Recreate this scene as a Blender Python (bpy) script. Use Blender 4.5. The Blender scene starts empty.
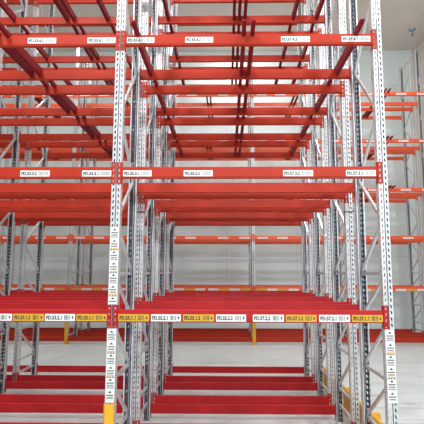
import bpy, bmesh, math, random
from mathutils import Vector, Matrix
random.seed(7)
S = bpy.context.scene
C = bpy.context.scene.collection

# ---------------------------------------------------------------- camera
F_PX, PX0 = 469.98, 219.12
YAW, PITCH, ROLL = 0.0161, 0.1275, -0.002
CAM = Vector((0, -4.6348, 2.0326))
def _cam_rot():
    c, s = math.cos(YAW), math.sin(YAW); A = Matrix(((c, s, 0), (-s, c, 0), (0, 0, 1)))
    c, s = math.cos(PITCH), math.sin(PITCH); B = Matrix(((1, 0, 0), (0, c, s), (0, -s, c)))
    c, s = math.cos(ROLL), math.sin(ROLL); D = Matrix(((c, 0, -s), (0, 1, 0), (s, 0, c)))
    return D @ B @ A
RM = _cam_rot()
cd = bpy.data.cameras.new('camera'); cam = bpy.data.objects.new('camera', cd); C.objects.link(cam)
cd.sensor_width = 36.0; cd.sensor_fit = 'HORIZONTAL'
cd.lens = 36.0 * F_PX / 424.0
cd.shift_x = (212.0 - PX0) / 424.0
right, fwd, up = RM[0], RM[1], RM[2]
m4 = Matrix(((right[0], up[0], -fwd[0], CAM[0]), (right[1], up[1], -fwd[1], CAM[1]), (right[2], up[2], -fwd[2], CAM[2]), (0, 0, 0, 1)))
cam.matrix_world = m4
cd.clip_end = 200
S.camera = cam
def project(x, y, z):
    v = RM @ (Vector((x, y, z)) - CAM)
    if v[1] < 0.05: return None
    return PX0 + F_PX * v[0] / v[1], 212 - F_PX * v[2] / v[1]

# ---------------------------------------------------------------- world, lights, exposure
w = bpy.data.worlds.new('world'); S.world = w; w.use_nodes = True
bg = w.node_tree.nodes['Background']; bg.inputs[0].default_value = (0.84, 0.94, 1.0, 1); bg.inputs[1].default_value = 0.46
def area(name, loc, rot, sx, sy, power, col=(1, 1, 1)):
    l = bpy.data.lights.new(name, 'AREA'); l.shape = 'RECTANGLE'; l.size = sx; l.size_y = sy; l.energy = power; l.color = col
    o = bpy.data.objects.new(name, l); o.location = loc; o.rotation_euler = rot; C.objects.link(o); return o
R = math.radians
area('high_bay_lamp_aisle', (-3.5, -4.5, 9.6), (R(25), 0, 0), .8, .8, 560, (1, .97, .93))
area('high_bay_lamp_aisle', (4.5, -4.5, 9.6), (R(25), 0, 0), .8, .8, 560, (1, .97, .93))
area('high_bay_lamp_middle', (-5.0, 7.0, 10.1), (0, 0, 0), 1.2, 1.2, 230, (1, .97, .93))
area('high_bay_lamp_middle', (3.5, 7.0, 10.1), (0, 0, 0), 1.2, 1.2, 230, (1, .97, .93))
area('high_bay_lamp_rear', (0.5, 11.2, 10.2), (R(8), 0, 0), 1.2, 1.2, 110, (1, .98, .96))
area('high_bay_lamp_rack', (-1.0, 1.1, 10.2), (0, 0, 0), .8, .8, 260, (1, .98, .96))
area('low_front_light', (2.0, -13.0, 5.2), (R(90), 0, 0), 7.0, 1.0, 900, (.96, .98, 1))  # unseen area light added low behind the camera
S.view_settings.view_transform = 'Standard'; S.view_settings.look = 'None'
S.view_settings.gamma = 1.0; S.view_settings.exposure = -0.05; S.view_settings.use_curve_mapping = False

# ---------------------------------------------------------------- materials
def mat(name, col, rough=0.5, metal=0.0, var=0.0, vscale=4.0, bump=0.0, bscale=60.0, spec=0.5):
    m = bpy.data.materials.new(name); m.use_nodes = True; nt = m.node_tree; b = nt.nodes['Principled BSDF']
    b.inputs['Base Color'].default_value = (*col, 1); b.inputs['Roughness'].default_value = rough; b.inputs['Metallic'].default_value = metal
    b.inputs['Specular IOR Level'].default_value = spec
    tc = nt.nodes.new('ShaderNodeTexCoord')
    if var:
        n = nt.nodes.new('ShaderNodeTexNoise'); n.inputs['Scale'].default_value = vscale; n.inputs['Detail'].default_value = 5
        nt.links.new(tc.outputs['Object'], n.inputs['Vector'])
        r = nt.nodes.new('ShaderNodeValToRGB'); r.color_ramp.elements[0].position = .3; r.color_ramp.elements[1].position = .7
        r.color_ramp.elements[0].color = (*[max(0, c * (1 - var)) for c in col], 1); r.color_ramp.elements[1].color = (*[min(1, c * (1 + var)) for c in col], 1)
        nt.links.new(n.outputs['Fac'], r.inputs['Fac']); nt.links.new(r.outputs['Color'], b.inputs['Base Color'])
    if bump:
        n2 = nt.nodes.new('ShaderNodeTexNoise'); n2.inputs['Scale'].default_value = bscale; nt.links.new(tc.outputs['Object'], n2.inputs['Vector'])
        bp = nt.nodes.new('ShaderNodeBump'); bp.inputs['Strength'].default_value = bump; nt.links.new(n2.outputs['Fac'], bp.inputs['Height'])
        nt.links.new(bp.outputs['Normal'], b.inputs['Normal'])
    return m
M = {}
M['orange_red'] = mat('orange_red_paint', (.38, .024, .008), .5, spec=.25, var=.10, vscale=3)
M['crimson'] = mat('crimson_paint', (.37, .009, .012), .5, spec=.25, var=.12, vscale=3)
M['orange'] = mat('orange_paint', (.62, .075, .020), .45, var=.06, vscale=3)
M['bar_red'] = mat('dark_red_paint', (.19, .006, .011), .6, spec=.15, var=.08)
M['steel'] = mat('galvanised_steel', (.54, .56, .59), .42, .35, var=.14, vscale=18)
M['steel_brace'] = mat('galvanised_brace_steel', (.58, .61, .64), .36, .55, var=.1, vscale=18)
M['steel_dark'] = mat('weathered_galvanised_steel', (.36, .40, .44), .38, .8, var=.15, vscale=18)
M['steel_shaded'] = mat('shaded_channel_inside', (.10, .125, .16), .35, .6, var=.2, vscale=18)  # same steel; shade inside the open channels painted in as a darker colour
M['yellow'] = mat('yellow_paint', (.70, .36, .01), .45, var=.06)
M['label_white'] = mat('white_label', (.68, .70, .70), .5)
M['label_yellow'] = mat('yellow_label', (.56, .32, .012), .5)
M['ink'] = mat('black_ink', (.02, .02, .025), .6)
M['ink_grey'] = mat('grey_ink', (.25, .25, .26), .6)
M['black'] = mat('black_plastic', (.015, .015, .018), .4)
M['bolt'] = mat('zinc_bolt', (.45, .46, .48), .4, .8)

def panel_wall(name, col, axis, pw, ph, rib=0.0):
    m = bpy.data.materials.new(name); m.use_nodes = True; nt = m.node_tree; b = nt.nodes['Principled BSDF']
    b.inputs['Roughness'].default_value = .6
    tc = nt.nodes.new('ShaderNodeTexCoord'); sp = nt.nodes.new('ShaderNodeSeparateXYZ'); cb = nt.nodes.new('ShaderNodeCombineXYZ')
    nt.links.new(tc.outputs['Object'], sp.inputs[0]); nt.links.new(sp.outputs[axis], cb.inputs[0]); nt.links.new(sp.outputs[2], cb.inputs[1])
    br = nt.nodes.new('ShaderNodeTexBrick'); br.offset = 0; br.inputs['Scale'].default_value = 1; br.inputs['Mortar Size'].default_value = .012
    br.inputs['Brick Width'].default_value = pw; br.inputs['Row Height'].default_value = ph; br.inputs['Mortar Smooth'].default_value = .3
    br.inputs['Color1'].default_value = (*col, 1); br.inputs['Color2'].default_value = (*[c * .97 for c in col], 1); br.inputs['Mortar'].default_value = (*[c * .80 for c in col], 1)
    nt.links.new(cb.outputs[0], br.inputs['Vector'])
    nt.links.new(br.outputs['Color'], b.inputs['Base Color'])
    wv = nt.nodes.new('ShaderNodeTexWave'); wv.inputs['Scale'].default_value = 2.2; wv.bands_direction = 'X'
    nt.links.new(cb.outputs[0], wv.inputs['Vector'])
    bp = nt.nodes.new('ShaderNodeBump'); bp.inputs['Strength'].default_value = rib; bp.inputs['Distance'].default_value = .02
    nt.links.new(wv.outputs['Fac'], bp.inputs['Height']); nt.links.new(bp.outputs['Normal'], b.inputs['Normal'])
    return m
M['wall'] = panel_wall('pale_wall_panels', (.66, .75, .76), 0, 2.56, 1.3, .05)
M['wall_side'] = panel_wall('side_wall_panels', (.70, .63, .56), 1, 2.56, 2.6, .05)
M['ceiling'] = mat('ceiling_panels', (.72, .68, .63), .8, var=.04, vscale=.6)
def floor_mat():
    m = bpy.data.materials.new('polished_concrete'); m.use_nodes = True; nt = m.node_tree; b = nt.nodes['Principled BSDF']
    tc = nt.nodes.new('ShaderNodeTexCoord'); mp = nt.nodes.new('ShaderNodeMapping'); mp.inputs['Scale'].default_value = (.6, .8, 1)
    nt.links.new(tc.outputs['Object'], mp.inputs[0])
    n = nt.nodes.new('ShaderNodeTexNoise'); n.inputs['Scale'].default_value = 1.6; n.inputs['Detail'].default_value = 8; n.inputs['Roughness'].default_value = .65
    nt.links.new(mp.outputs[0], n.inputs['Vector'])
    r = nt.nodes.new('ShaderNodeValToRGB'); e = r.color_ramp.elements
    e[0].position = .3; e[0].color = (.56, .65, .67, 1); e[1].position = .62; e[1].color = (.66, .76, .78, 1)
    nt.links.new(n.outputs['Fac'], r.inputs['Fac']); nt.links.new(r.outputs['Color'], b.inputs['Base Color'])
    b.inputs['Roughness'].default_value = .32
    mp2 = nt.nodes.new('ShaderNodeMapping'); mp2.inputs['Scale'].default_value = (.35, 3.2, 1); mp2.inputs['Rotation'].default_value = (0, 0, .12)
    n2 = nt.nodes.new('ShaderNodeTexNoise'); n2.inputs['Scale'].default_value = 2.3; n2.inputs['Detail'].default_value = 9; n2.inputs['Distortion'].default_value = 1.2
    nt.links.new(tc.outputs['Object'], mp2.inputs[0]); nt.links.new(mp2.outputs[0], n2.inputs['Vector'])
    r2 = nt.nodes.new('ShaderNodeValToRGB'); r2.color_ramp.elements[0].position = .56; r2.color_ramp.elements[0].color = (0, 0, 0, 1); r2.color_ramp.elements[1].position = .70; r2.color_ramp.elements[1].color = (.55, .55, .55, 1)
    nt.links.new(n2.outputs['Fac'], r2.inputs['Fac'])
    mx = nt.nodes.new('ShaderNodeMix'); mx.data_type = 'RGBA'; mx.inputs[7].default_value = (.30, .27, .23, 1)
    nt.links.new(r2.outputs['Color'], mx.inputs[0]); nt.links.new(r.outputs['Color'], mx.inputs[6]); nt.links.new(mx.outputs[2], b.inputs['Base Color'])
    return m
M['floor'] = floor_mat()

# ---------------------------------------------------------------- helpers
def box(bm, x0, x1, y0, y1, z0, z1, mi=0):
    v = [bm.verts.new(p) for p in ((x0, y0, z0), (x1, y0, z0), (x1, y1, z0), (x0, y1, z0), (x0, y0, z1), (x1, y0, z1), (x1, y1, z1), (x0, y1, z1))]
    for q in ((0, 3, 2, 1), (4, 5, 6, 7), (0, 1, 5, 4), (1, 2, 6, 5), (2, 3, 7, 6), (3, 0, 4, 7)):
        f = bm.faces.new([v[i] for i in q]); f.material_index = mi
def prism(bm, poly, axis, a, b, mi=0):
    """extrude a 2-D polygon along an axis between a and b (poly: y,z for x / x,z for y / x,y for z)"""
    def P(t, p):
        return {'x': (t, p[0], p[1]), 'y': (p[0], t, p[1]), 'z': (p[0], p[1], t)}[axis]
    A = [bm.verts.new(P(a, p)) for p in poly]; B = [bm.verts.new(P(b, p)) for p in poly]
    n = len(poly)
    fs = [bm.faces.new(A), bm.faces.new(B)]
    for i in range(n): fs.append(bm.faces.new((A[i], A[(i + 1) % n], B[(i + 1) % n], B[i])))
    for f in fs: f.material_index = mi
def bar(bm, p, q, hw, ht):
    """square tube from p to q lying in a Y-Z plane; hw = half width in X, ht = half thickness"""
    p, q = Vector(p), Vector(q); d = (q - p).normalized(); n = Vector((0, -d.z, d.y)); x = Vector((1, 0, 0))
    A = [bm.verts.new(p + x * sx * hw + n * sn * ht) for sx, sn in ((-1, -1), (1, -1), (1, 1), (-1, 1))]
    B = [bm.verts.new(q + x * sx * hw + n * sn * ht) for sx, sn in ((-1, -1), (1, -1), (1, 1), (-1, 1))]
    bm.faces.new(A); bm.faces.new(B)
    for i in range(4): bm.faces.new((A[i], A[(i + 1) % 4], B[(i + 1) % 4], B[i]))
def cyl(bm, c, r, h, seg=12, axis='z', mi=0, r2=None):
    r2 = r if r2 is None else r2
    def P(a, rr, t):
        u, v = rr * math.cos(a), rr * math.sin(a)
        return {'z': (c[0] + u, c[1] + v, c[2] + t), 'y': (c[0] + u, c[1] + t, c[2] + v), 'x': (c[0] + t, c[1] + u, c[2] + v)}[axis]
    A = [bm.verts.new(P(2 * math.pi * i / seg, r, 0)) for i in range(seg)]; B = [bm.verts.new(P(2 * math.pi * i / seg, r2, h)) for i in range(seg)]
    fs = [bm.faces.new(A), bm.faces.new(B)]
    for i in range(seg): fs.append(bm.faces.new((A[i], A[(i + 1) % seg], B[(i + 1) % seg], B[i])))
    for f in fs: f.material_index = mi
def mesh(name, bm, mats):
    bmesh.ops.recalc_face_normals(bm, faces=bm.faces)
    me = bpy.data.meshes.new(name); bm.to_mesh(me); bm.free()
    for m in (mats if isinstance(mats, (list, tuple)) else [mats]): me.materials.append(M[m])
    return me
def put(name, me, parent=None, loc=(0, 0, 0), rotz=0):
    o = bpy.data.objects.new(name, me); C.objects.link(o); o.parent = parent; o.location = loc; o.rotation_euler = (0, 0, rotz); return o
def tag(o, label=None, cat=None, group=None, kind=None):
    if label: o['label'] = label
    if cat: o['category'] = cat
    if group: o['group'] = group
    if kind: o['kind'] = kind
    elif cat: o['kind'] = 'thing'
    return o
def empty(name, loc, label, cat, group=None):
    o = bpy.data.objects.new(name, None); C.objects.link(o); o.location = loc; o.empty_display_size = .1
    return tag(o, label, cat, group)

# ---------------------------------------------------------------- setting
XW0, XW1, YB, YF, ZC = -15.0, 7.12, 12.6, -9.0, 10.5
bm = bmesh.new(); box(bm, XW0 - .2, XW1 + .2, YF, YB + .2, -.2, 0); tag(put('floor', mesh('floor', bm, 'floor')), kind='structure')
bm = bmesh.new(); box(bm, XW0 - .2, XW1 + .2, YF, YB + .2, ZC, ZC + .2); tag(put('ceiling', mesh('ceiling', bm, 'ceiling')), kind='structure')
bm = bmesh.new(); box(bm, XW0 - .2, XW1 + .2, YB, YB + .2, 0, ZC); tag(put('wall_back', mesh('wall_back', bm, 'wall')), kind='structure')
bm = bmesh.new(); box(bm, XW1, XW1 + .2, YF, YB, 0, ZC); tag(put('wall_right', mesh('wall_right', bm, 'wall_side')), kind='structure')
bm = bmesh.new(); box(bm, XW0 - .2, XW0, YF, YB, 0, ZC); tag(put('wall_left', mesh('wall_left', bm, 'wall_side')), kind='structure')

# ---------------------------------------------------------------- rack geometry
BAY = 2.670; PW = .090; PD = .085; DEPTH = .90; PITCH_Y = 1.335; POST_H = 9.2
X_RIGHT = 1.560
FRAMES_X = [X_RIGHT - BAY * k for k in range(4)]            # near block, right to left
FAR_X = [6.118 - BAY * k for k in range(6)]
LEVELS = [.08, 1.550, 2.968, 4.380, 5.850, 7.300]           # underside of the beams
BH, BD = .120, .046

def perforated(bm, o, u, v, wid, rows, cell, n, sw, sh, slant):
    """sheet strip with one column of slanted slots; o origin, u across, v up; drawn as rings of quads"""
    for r in range(rows):
        for c in range(n):
            x0, x1 = wid * c / n, wid * (c + 1) / n; z0, z1 = r * cell, (r + 1) * cell
            cx, cz = (x0 + x1) / 2, (z0 + z1) / 2
            sl = slant * (1 if c == 0 else -1)
            out = [(x0, z0), (x1, z0), (x1, z1), (x0, z1)]
            inn = [(cx - sw - sl, cz - sh), (cx + sw - sl, cz - sh), (cx + sw + sl, cz + sh), (cx - sw + sl, cz + sh)]
            O = [bm.verts.new(o + u * a + v * b) for a, b in out]; I = [bm.verts.new(o + u * a + v * b) for a, b in inn]
            for i in range(4): bm.faces.new((O[i], O[(i + 1) % 4], I[(i + 1) % 4], I[i]))
def post_mesh(name, h, mname):
    """open C-channel, web in the plane y=0 facing -Y, open towards +Y, perforated web and flanges"""
    bm = bmesh.new(); cell = .06; rows = int(h / cell); z = Vector((0, 0, 1)); h = rows * cell
    hw = PW / 2
    # web: two slot columns with an embossed centre rib
    perforated(bm, Vector((-hw, 0, 0)), Vector((1, 0, 0)), z, PW * .44, rows, cell, 1, .0068, .016, .003)
    perforated(bm, Vector((hw - PW * .44, 0, 0)), Vector((1, 0, 0)), z, PW * .44, rows, cell, 1, .0068, .016, -.003)
    rib = [(-hw + PW * .44, 0), (-.003, .006), (.003, .006), (hw - PW * .44, 0)]
    for a, b in zip(rib, rib[1:]):
        bm.faces.new([bm.verts.new(p) for p in ((a[0], a[1], 0), (b[0], b[1], 0), (b[0], b[1], h), (a[0], a[1], h))])
    for s in (-1, 1):
        perforated(bm, Vector((s * hw, 0, 0)), Vector((0, 1, 0)), z, PD * .62, rows, cell, 1, .008, .017, .0)
        pr = [(s * hw, PD * .62), (s * hw, PD), (s * (hw - .010), PD), (s * (hw - .010), PD - .012)]
        for a, b in zip(pr, pr[1:]):
            bm.faces.new([bm.verts.new(p) for p in ((a[0], a[1], 0), (b[0], b[1], 0), (b[0], b[1], h), (a[0], a[1], h))])
    bmesh.ops.remove_doubles(bm, verts=bm.verts, dist=.0004)
    bmesh.ops.recalc_face_normals(bm, faces=bm.faces)
    me = bpy.data.meshes.new(name); bm.to_mesh(me); bm.free(); me.materials.append(M[mname]); me.materials.append(M['steel_shaded'])
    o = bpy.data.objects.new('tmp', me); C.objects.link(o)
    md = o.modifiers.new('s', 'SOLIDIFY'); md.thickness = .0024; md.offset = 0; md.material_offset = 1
    dg = bpy.context.evaluated_depsgraph_get(); me2 = bpy.data.meshes.new_from_object(o.evaluated_get(dg))
    bpy.data.objects.remove(o); me2.name = name
    return me2
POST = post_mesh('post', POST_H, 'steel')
bm = bmesh.new(); box(bm, -.0445, .0445, -.035, PD + .02, 0, .006)
for sx in (-.045, .045): cyl(bm, (sx * .5, -.018, .006), .007, .012, 6)
FOOT = mesh('foot_plate', bm, 'steel_dark')
def brace_mesh(z0, z1, name='brace'):
    bm = bmesh.new(); bar(bm, (0, PD * .72, z0), (0, DEPTH - PD * .72, z1),   .013, .017); return mesh(name, bm, 'steel_brace')
BR = []
for z in (.22, .45, 1.00, 1.55, 2.02): BR.append(('horizontal_brace', brace_mesh(z, z, 'horizontal_brace')))
DI = [(.97, .48), (1.52, 1.03), (1.99, 1.58)]
for a, b in DI: BR.append(('diagonal_brace', brace_mesh(a, b, 'diagonal_brace')))
# first the panel descending to the front, then a zigzag
zz = [2.05, 2.55, 3.1, 3.68, 4.42, 5.05] + [5.68 + .6 * i for i in range(7)]
for i, (a, b) in enumerate(zip(zz, zz[1:])):
    if b > POST_H: break
    # even panels: rear bottom -> front top
    BR.append(('diagonal_brace', brace_mesh(b, a, 'diagonal_brace') if i % 2 == 0 else brace_mesh(a, b, 'diagonal_brace')))
BR.append(('horizontal_brace', brace_mesh(POST_H - .12, POST_H - .12, 'horizontal_brace')))
def make_frame(x, y, label, group):
    t = empty('upright_frame', (x, y, 0), label, 'rack upright', group)
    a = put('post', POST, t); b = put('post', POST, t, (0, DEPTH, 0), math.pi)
    put('foot_plate', FOOT, a, (0, 0, 0)); put('foot_plate', FOOT, b, (0, 0, 0))
    for n, me in BR: put(n, me, t)
    return t

# beams
BL = BAY - PW - .010
def beam_mesh(mname, L=BL):
    bm = bmesh.new(); c = .006; h = BH
    # stepped box section: outer face at y=0, ledge at the inner top edge
    prof = [(c, 0), (BD - c, 0), (BD, c), (BD, h - .002), (BD - c, h), (c, h), (0, h - c), (0, .020), (.004, .015), (.004, .010), (0, .006)]
    prism(bm, prof, 'x', -L / 2, L / 2)
    return mesh('rail', bm, mname)
def conn_mesh(mname, s):
    """L-shaped hook plate: face leaf lying on the post face, side leaf on the beam end"""
    bm = bmesh.new(); z0, z1 = -.055, .165; x0, x1 = BL / 2, BL / 2 + PW / 2 - .002
    rows = 4; cell = (z1 - z0) / rows
    perforated(bm, Vector((s * x0, -.0045, z0)), Vector((s * 1, 0, 0)), Vector((0, 0, 1)), x1 - x0, rows, cell, 1, .006, .014, .002)
    f = [bm.verts.new(p) for p in ((s * x0, -.0045, z0), (s * x0, -.0045, z1), (s * x0, BD, z1), (s * x0, BD, z0))]; bm.faces.new(f)
    bmesh.ops.remove_doubles(bm, verts=bm.verts, dist=.0003)
    me = mesh('end_connector', bm, mname)
    o = bpy.data.objects.new('tmp', me); C.objects.link(o)
    md = o.modifiers.new('s', 'SOLIDIFY'); md.thickness = .003; md.offset = 0
    dg = bpy.context.evaluated_depsgraph_get(); me2 = bpy.data.meshes.new_from_object(o.evaluated_get(dg)); bpy.data.objects.remove(o)
    return me2
BEAM = {k: (beam_mesh(k), conn_mesh(k, -1), conn_mesh(k, 1)) for k in ('orange_red', 'crimson', 'orange')}
def make_beam(cx, y, z, rear, col, label, group):
    t = empty('rack_beam', (cx, y, z), label, 'rack beam', group)
    if rear: t.rotation_euler = (0, 0, math.pi)
    r, a, b = BEAM[col]
    put('rail', r, t); put('end_connector', a, t); put('end_connector', b, t)
    return t
def in_view(cx, y, z, half, mz=60, mx=170):
    us = [project(cx + s, y, z) for s in (-half, half)]
    if max(u[0] for u in us) < -mx or min(u[0] for u in us) > 424 + mx: return False
    return -mz < us[0][1] < 424 + mz

ROW = ['front', 'second', 'third', 'fourth']; FROW = ['nearer', 'rearmost']
LVN = ['floor level', 'first level', 'second level', 'third level', 'fourth level', 'fifth level']
NB = ['right', 'left', 'far left']
FN = ['at the right end of', 'between right and left bays of', 'at the left end of the left bay of', 'at the far left of']
front_beams = {}
front_frames = {}
for r in range(4):
    y0 = r * PITCH_Y
    for k, x in enumerate(FRAMES_X):
        if k == 3 and r < 2: continue
        if k == 2 and not in_view(x, y0 + DEPTH, 1, .1, 999, 260): continue
        f = make_frame(x, y0, 'galvanised upright frame %s the %s near row' % (FN[k], ROW[r]), 'galvanised upright frames of the near racks')
        front_frames[(r, k)] = f
    for k in range(3):
        if k == 2 and r == 0: continue
        cx = FRAMES_X[k] - BAY / 2
        for side in (0, 1):
            yy = y0 + (DEPTH + .001 if side else -.001)
            for lv, z in enumerate(LEVELS):
                if not in_view(cx, yy, z, BAY / 2): continue
                col = 'crimson' if lv < 2 else 'orange_red'
                b = make_beam(cx, yy, z, side, col, '%s %s beam of the %s near row, %s bay, %s' % ('crimson' if lv < 2 else 'orange-red', 'back' if side else 'front', ROW[r], NB[k], LVN[lv]), 'beams of the near racks')
                if r == 0 and side == 0: front_beams[(k, lv)] = b
FB = ['rightmost', 'second', 'third', 'fourth', 'leftmost']
for r in range(2):
    y0 = 9.0 + r * PITCH_Y
    for k, x in enumerate(FAR_X):
        make_frame(x, y0, 'galvanised upright frame in the %s far row, number %s from its right end' % (FROW[r], ['one', 'two', 'three', 'four', 'five', 'six'][k]), 'upright frames of the far racks')
    for k in range(5):
        cx = FAR_X[k] - BAY / 2
        for side in (0, 1):
            yy = y0 + (DEPTH + .001 if side else -.001)
            for lv, z in enumerate(LEVELS):
                zz_ = z if lv != 1 else 1.50
                col = 'orange' if lv != 0 else 'orange_red'
                b = make_beam(cx, yy, zz_, side, col, '%s %s beam of the %s far rack row, %s bay, %s' % ('orange' if lv else 'red', 'back' if side else 'front', FROW[r], FB[k], LVN[lv]), 'beams of the far racks')
                if r == 0 and side == 0: front_beams[('far', k, lv)] = b

# ---------------------------------------------------------------- pallet support bars (notched over both beams)
def bar_mesh(front, rear):
    bm = bmesh.new(); hw = .021; T = BH + .001
    prism(bm, [(-front, T + .008), (-front + .03, T - .008), (-.007, T - .026), (-.007, T + .022), (-front + .01, T + .026)], 'x', -hw, hw)      # nose in front of the beam
    box(bm, -hw, hw, -.007, BD + .002, T + .001, T + .022)
    box(bm, -hw, hw, BD + .002, DEPTH - BD - .002, .040, T + .022)
    box(bm, -hw, hw, DEPTH - BD - .002, DEPTH + .007, T + .001, T + .022)
    box(bm, -hw, hw, DEPTH + .007, DEPTH + rear, T - .055, T + .022)
    bmesh.ops.remove_doubles(bm, verts=bm.verts, dist=.0001)
    return mesh('support_bar', bm, 'bar_red')
SUP = bar_mesh(.25, .10)
def support(x, y, z, label, group):
    return tag(put('pallet_support_bar', SUP, None, (x, y, z)), label, 'support bar', group)
BARS = {3: [(0, 1.345, 'close to the right uprights'), (0, .268, 'right one of the middle pair'), (0, .178, 'left one of the middle pair'), (0, -.930, 'close to the left uprights'),
            (1, -2.295, 'right one of the close pair'), (1, -2.402, 'left one of the close pair'), (2, -4.85, 'right one of the close pair'), (2, -4.96, 'left one of the close pair')],
        4: [(0, 1.385, 'close to the right uprights'), (0, 1.026, 'second from the right uprights'), (0, .283, 'rightmost of the middle three'), (0, .196, 'middle one of the middle three'), (0, .115, 'leftmost of the middle three'), (0, -.90, 'close to the left uprights'),
            (1, -1.848, 'nearest the shared uprights'), (1, -2.366, 'right one of the close pair'), (1, -2.472, 'left one of the close pair'), (1, -3.3, 'nearest the left end')]}
for lv, lst in BARS.items():
    for r in range(4):
        for k, x, wh in lst:
            y = r * PITCH_Y
            if k == 2 and r == 0: continue
            if not in_view(x, y + .5, LEVELS[lv], .1, 60, 60): continue
            support(x, y, LEVELS[lv], 'dark bar, %s near row, %s bay, %s, %s' % (ROW[r], NB[k], LVN[lv], wh), 'support bars of the near racks')
for lv in (3, 4, 5):
    for r in range(2):
        for k in range(5):
            for j, dx in enumerate((.06, -.05)):
                support(FAR_X[k] - BAY / 2 + dx, 9.0 + r * PITCH_Y, LEVELS[lv], 'red bar, %s far row, %s bay, %s, %s one of its pair' % (FROW[r], FB[k], LVN[lv], ['right', 'left'][j]), 'support bars of the far racks')

# ---------------------------------------------------------------- location labels on the beams
def text_mesh(s, height, maxw=None, mname='ink'):
    cu = bpy.data.curves.new('t', 'FONT'); cu.body = s; cu.size = height * 1.38; cu.extrude = .0004; cu.offset = height * .06; cu.resolution_u = 3
    cu.align_x = 'LEFT'; cu.align_y = 'BOTTOM'
    o = bpy.data.objects.new('t', cu); C.objects.link(o)
    dg = bpy.context.evaluated_depsgraph_get(); me = bpy.data.meshes.new_from_object(o.evaluated_get(dg)); bpy.data.objects.remove(o); bpy.data.curves.remove(cu)
    xs = [v.co.x for v in me.vertices]; ys = [v.co.y for v in me.vertices]; x0, y0 = min(xs), min(ys); W = max(xs) - x0; H = max(ys) - y0
    sx = (maxw / W) if maxw else height / H; sy = height / H
    for v in me.vertices:                                   # stand it up in the XZ plane, facing -Y
        x, y, z = v.co; v.co = ((x - x0) * sx, -z, (y - y0) * sy)
    me.materials.clear(); me.materials.append(M[mname]); me.name = 'lettering'
    return me
TXT = {}
def barcode(bm, x0, x1, z0, z1, seed):
    rnd = random.Random(seed); x = x0
    while x < x1:
        w_ = rnd.choice((.0025, .004, .006)); box(bm, x, min(x + w_, x1), -.0012, -.0006, z0, z1, 0); x += w_ + rnd.choice((.003, .005))
def arrow(bm, cx, cz, s, upw):
    d = 1 if upw else -1
    prism(bm, [(cx - s, cz), (cx + s, cz), (cx, cz + d * s * 1.2)], 'y', -.0012, -.0006)
    box(bm, cx - s * .35, cx + s * .35, -.0012, -.0006, min(cz, cz - d * s), max(cz, cz - d * s))
def beam_label(beam, cx, x0, x1, zoff, h, text, col, icon):
    wd = x1 - x0; bm = bmesh.new(); box(bm, 0, wd, -.0005, .0, 0, h)
    p = put('label_plate', mesh('label_plate', bm, col), beam, (x0 - cx, -.0012, zoff))
    tag(p, 'yellow label' if col == 'label_yellow' else 'white label')
    if text:
        if text not in TXT: TXT[text] = text_mesh(text, h * .56, wd * .52)
        put('lettering', TXT[text], p, (wd * .04, -.0008, h * .20))
    bm = bmesh.new()
    if icon:
        barcode(bm, wd * .64, wd * .76, h * .18, h * .82, text or int(x0 * 1000)); barcode(bm, wd * .79, wd * .84, h * .18, h * .82, (text or '') + 'b')
        arrow(bm, wd * .92, h * .5, h * .20, icon > 0)
    else:
        barcode(bm, wd * .62, wd * .95, h * .18, h * .82, text or int(x0 * 1000))
    put('barcode', mesh('barcode', bm, 'ink_grey' if not icon else 'ink'), p, (0, 0, 0))
c0, c1 = FRAMES_X[0] - BAY / 2, FRAMES_X[1] - BAY / 2
L1 = [(1, -2.39, -2.088, 'FD.53.2.2', 0), (1, -2.077, -1.775, 'FD.53.1.2', 1), (1, -1.765, -1.472, 'FD.53.2.1', 0), (1, -1.458, -1.160, 'FD.53.1.1', 1),
      (0, -1.050, -.752, 'FD.55.1.1', 1), (0, -.732, -.442, 'FD.55.2.1', 0), (0, -.422, -.122, 'FD.55.1.2', 1), (0, -.103, .187, 'FD.55.2.2', 0),
      (0, .254, .553, 'FD.57.2.2', 0), (0, .572, .866, 'FD.57.1.2', 1), (0, .890, 1.187, 'FD.57.2.1', 0), (0, 1.206, 1.500, 'FD.57.1.1', 1)]
for k, a, b, t, ye in L1:
    beam_label(front_beams[(k, 1)], (c0, c1)[k], a, b, .010, .068, t, 'label_yellow' if ye else 'label_white', -1 if ye else 1)
for lv, d in ((2, 3), (3, 4)):
    for k, a, b, t in ((1, -2.086, -1.787, '53.%d.2'), (1, -1.458, -1.160, '53.%d.1'), (0, -1.043, -.755, '55.%d.1'), (0, -.432, -.140, '55.%d.2'), (0, .566, .866, '57.%d.2'), (0, 1.194, 1.490, '57.%d.1')):
        beam_label(front_beams[(k, lv)], (c0, c1)[k], a, b, .020 if lv == 2 else .028, .062, 'FD.' + t % d, 'label_white', 0)
def small_label(beam, x0, x1, zoff, h, col, seed):
    bm = bmesh.new(); box(bm, x0, x1, -.002, 0, zoff, zoff + h); p = put('label_plate', mesh('label_plate', bm, col), beam, (0, -.001, 0)); tag(p, 'yellow label' if 'yellow' in col else 'white label')
    bm = bmesh.new(); barcode(bm, x0 + .02, x1 - .03, zoff + h * .3, zoff + h * .7, seed); put('barcode', mesh('barcode', bm, 'ink_grey'), p, (0, -.002, 0))
for k in range(5):
    for lv in (2, 3, 4, 5):
        for i, f0 in enumerate((.03, .25, .62, .86)): small_label(front_beams[('far', k, lv)], -BL / 2 + f0 * BL, -BL / 2 + (f0 + .115) * BL, .03, .05, 'label_white', i)
    for i in range(8):
        a = -BL / 2 + .03 + i * .305 + (.07 if i > 3 else 0)
        small_label(front_beams[('far', k, 1)], a, a + .285, .012, .060, 'label_yellow' if i in (0, 2, 5, 7) else 'label_white', i)

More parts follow.
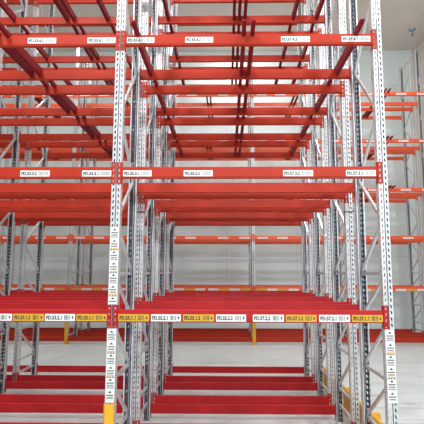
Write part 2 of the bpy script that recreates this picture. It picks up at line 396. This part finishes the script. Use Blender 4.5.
# ---------------------------------------------------------------- height strips on the two front posts
def strip(post, z0, z1, label):
    bm = bmesh.new(); box(bm, -PW / 2 + .003, PW / 2 - .003, -.004, -.0025, z0, z1)
    p = put('label_strip', mesh('label_strip', bm, 'label_white'), post, (0, 0, 0)); tag(p, label)
    bm = bmesh.new(); rnd = random.Random(int(z0 * 100)); z = z1 - .035; i = 0; W = PW / 2
    while z > z0 + .02:
        k = i % 4
        if k == 0: arrow2(bm, 0, z, .018, 0); z -= .026
        elif k == 1: box(bm, -W * .75, W * .75, -.0052, -.0042, z, z + .009, 0); z -= .026
        elif k == 2:
            for x in (-.026, -.013, 0, .012, .024): box(bm, x - .004, x + .004, -.0052, -.0042, z, z + .014, 0)
            z -= .024
        else:
            box(bm, -W * .8, W * .8, -.0052, -.0042, z + .006, z + .016, 2 if (i // 4) % 2 else 1)
            if (i // 4) % 2:
                for x in (-.026, 0, .026): arrow2(bm, x, z - .008, .013, 0)
            z -= .036
        i += 1
    put('strip_print', mesh('strip_print', bm, ['ink', 'ink_grey', 'yellow']), p)
def arrow2(bm, cx, cz, s, mi):
    prism(bm, [(cx - s, cz), (cx + s, cz), (cx, cz + s * 1.1)], 'y', -.0052, -.0042, mi)
def front_post(k): return [o for o in front_frames[(0, k)].children if o.name.startswith('post') and abs(o.location.y) < .01][0]
strip(front_post(1), 1.722, 2.477, 'white strip with printed arrows'); strip(front_post(1), .80, 1.488, 'white strip with printed arrows')
strip(front_post(0), .815, 1.488, 'white strip with printed arrows')

# ---------------------------------------------------------------- yellow guards
def guard_mesh(h):
    bm = bmesh.new(); w_ = PW / 2 + .004; t = .005
    poly = [(-w_, -.010), (-w_, -.028), (-w_ + .016, -.044), (w_ - .016, -.044), (w_, -.028), (w_, -.010), (w_ - t, -.010), (w_ - t, -.026), (w_ - .018, -.039), (-w_ + .018, -.039), (-w_ + t, -.026), (-w_ + t, -.010)]
    n = len(poly); A = [bm.verts.new((p[0], p[1], .008)) for p in poly]; B = [bm.verts.new((p[0], p[1], h)) for p in poly]
    for i in range(n): bm.faces.new((A[i], A[(i + 1) % n], B[(i + 1) % n], B[i]))
    for i in range(5):
        j = n - 1 - i
        for L in (A, B): bm.faces.new((L[i], L[i + 1], L[j - 1], L[j]))
    for zz_ in (.12, .45):
        if zz_ < h: cyl(bm, (0, -.0435, zz_), .012, -.006, 8, 'y', 1)
    return mesh('post_protector', bm, ['yellow', 'ink'])
G = guard_mesh(.80)
tag(put('post_protector', G, None, (FRAMES_X[1], 0, 0)), 'tall yellow guard around the foot of the nearest left post', 'post guard')
G2 = guard_mesh(.62)
for k, x in enumerate(FAR_X):
    tag(put('post_protector', G2, None, (x, 9.0, 0)), 'yellow guard at the foot of a far rack post, number %s from the right end' % ['one', 'two', 'three', 'four', 'five', 'six'][k], 'post guard', 'yellow guards of the far rack')
t = empty('rack_end_guard', (1.68, -.1, 0), 'long yellow board barrier on the floor along the open right end of the racks', 'barrier')
bm = bmesh.new(); prism(bm, [(0, .06), (.0, .378), (.012, .39), (.04, .39), (.052, .378), (.052, .06)], 'y', 0, 5.1); put('guard_board', mesh('guard_board', bm, 'yellow'), t)
for i in range(5):
    y = .08 + i * 1.2
    bm = bmesh.new(); box(bm, .053, .13, y, y + .08, .012, .38); box(bm, .03, .17, y - .04, y + .12, 0, .012)
    for a in (.06, .15): cyl(bm, (a, y - .02, .012), .008, .012, 6)
    put('guard_post', mesh('guard_post', bm, 'yellow'), t)

# ---------------------------------------------------------------- small things
def tie(x, y, z, s, label):
    bm = bmesh.new()
    box(bm, -.056, .056, -.010, -.004, -.006, .006); box(bm, -.056, -.053, -.004, .08, -.006, .006); box(bm, .053, .056, -.004, .08, -.006, .006)
    prism(bm, [(s * .03, .0), (s * .045, .016), (s * .085, .02), (s * .085, .012), (s * .05, .004), (s * .04, -.006)], 'y', -.018, -.010)
    tag(put('cable_tie', mesh('cable_tie', bm, 'black'), None, (x, y, z)), label, 'cable tie')
tie(FRAMES_X[1], PITCH_Y, 2.80, -1, 'black cable tie round a left post of the second near rack row')
tie(FRAMES_X[0], PITCH_Y, 2.80, 1, 'black cable tie round the right post of the second near rack row')
for r in range(3):
    for k in range(3):
        for z, zn in ((5.0, 'lower'), (6.6, 'upper')):
            bm = bmesh.new(); box(bm, -.02, .02, .012, PITCH_Y - DEPTH - .012, -.03, .03)
            for a, b in ((.003, .012), (PITCH_Y - DEPTH - .012, PITCH_Y - DEPTH - .003)): box(bm, -.045, .045, a, b, -.045, .045)
            tag(put('row_spacer', mesh('row_spacer', bm, 'steel_dark'), None, (FRAMES_X[k], r * PITCH_Y + DEPTH, z)), 'grey spacer bar joining the %s and %s near rows, %s one, %s uprights' % (ROW[r], ROW[r + 1], zn, ['right', 'shared middle', 'left'][k]), 'row spacer', 'spacers between the rack rows')
t = empty('ceiling_sensor', (6.50, 11.0, ZC), 'small grey round fitting hanging from the ceiling near the right wall', 'ceiling fitting')
bm = bmesh.new(); cyl(bm, (0, 0, -.05), .10, .05, 20, 'z', 0, .12); put('ceiling_plate', mesh('ceiling_plate', bm, 'steel_dark'), t)
bm = bmesh.new(); cyl(bm, (0, 0, -.20), .022, .15, 12); cyl(bm, (0, 0, -.26), .045, .06, 12, 'z', 0, .03); put('drop_pipe', mesh('drop_pipe', bm, 'steel_dark'), t)
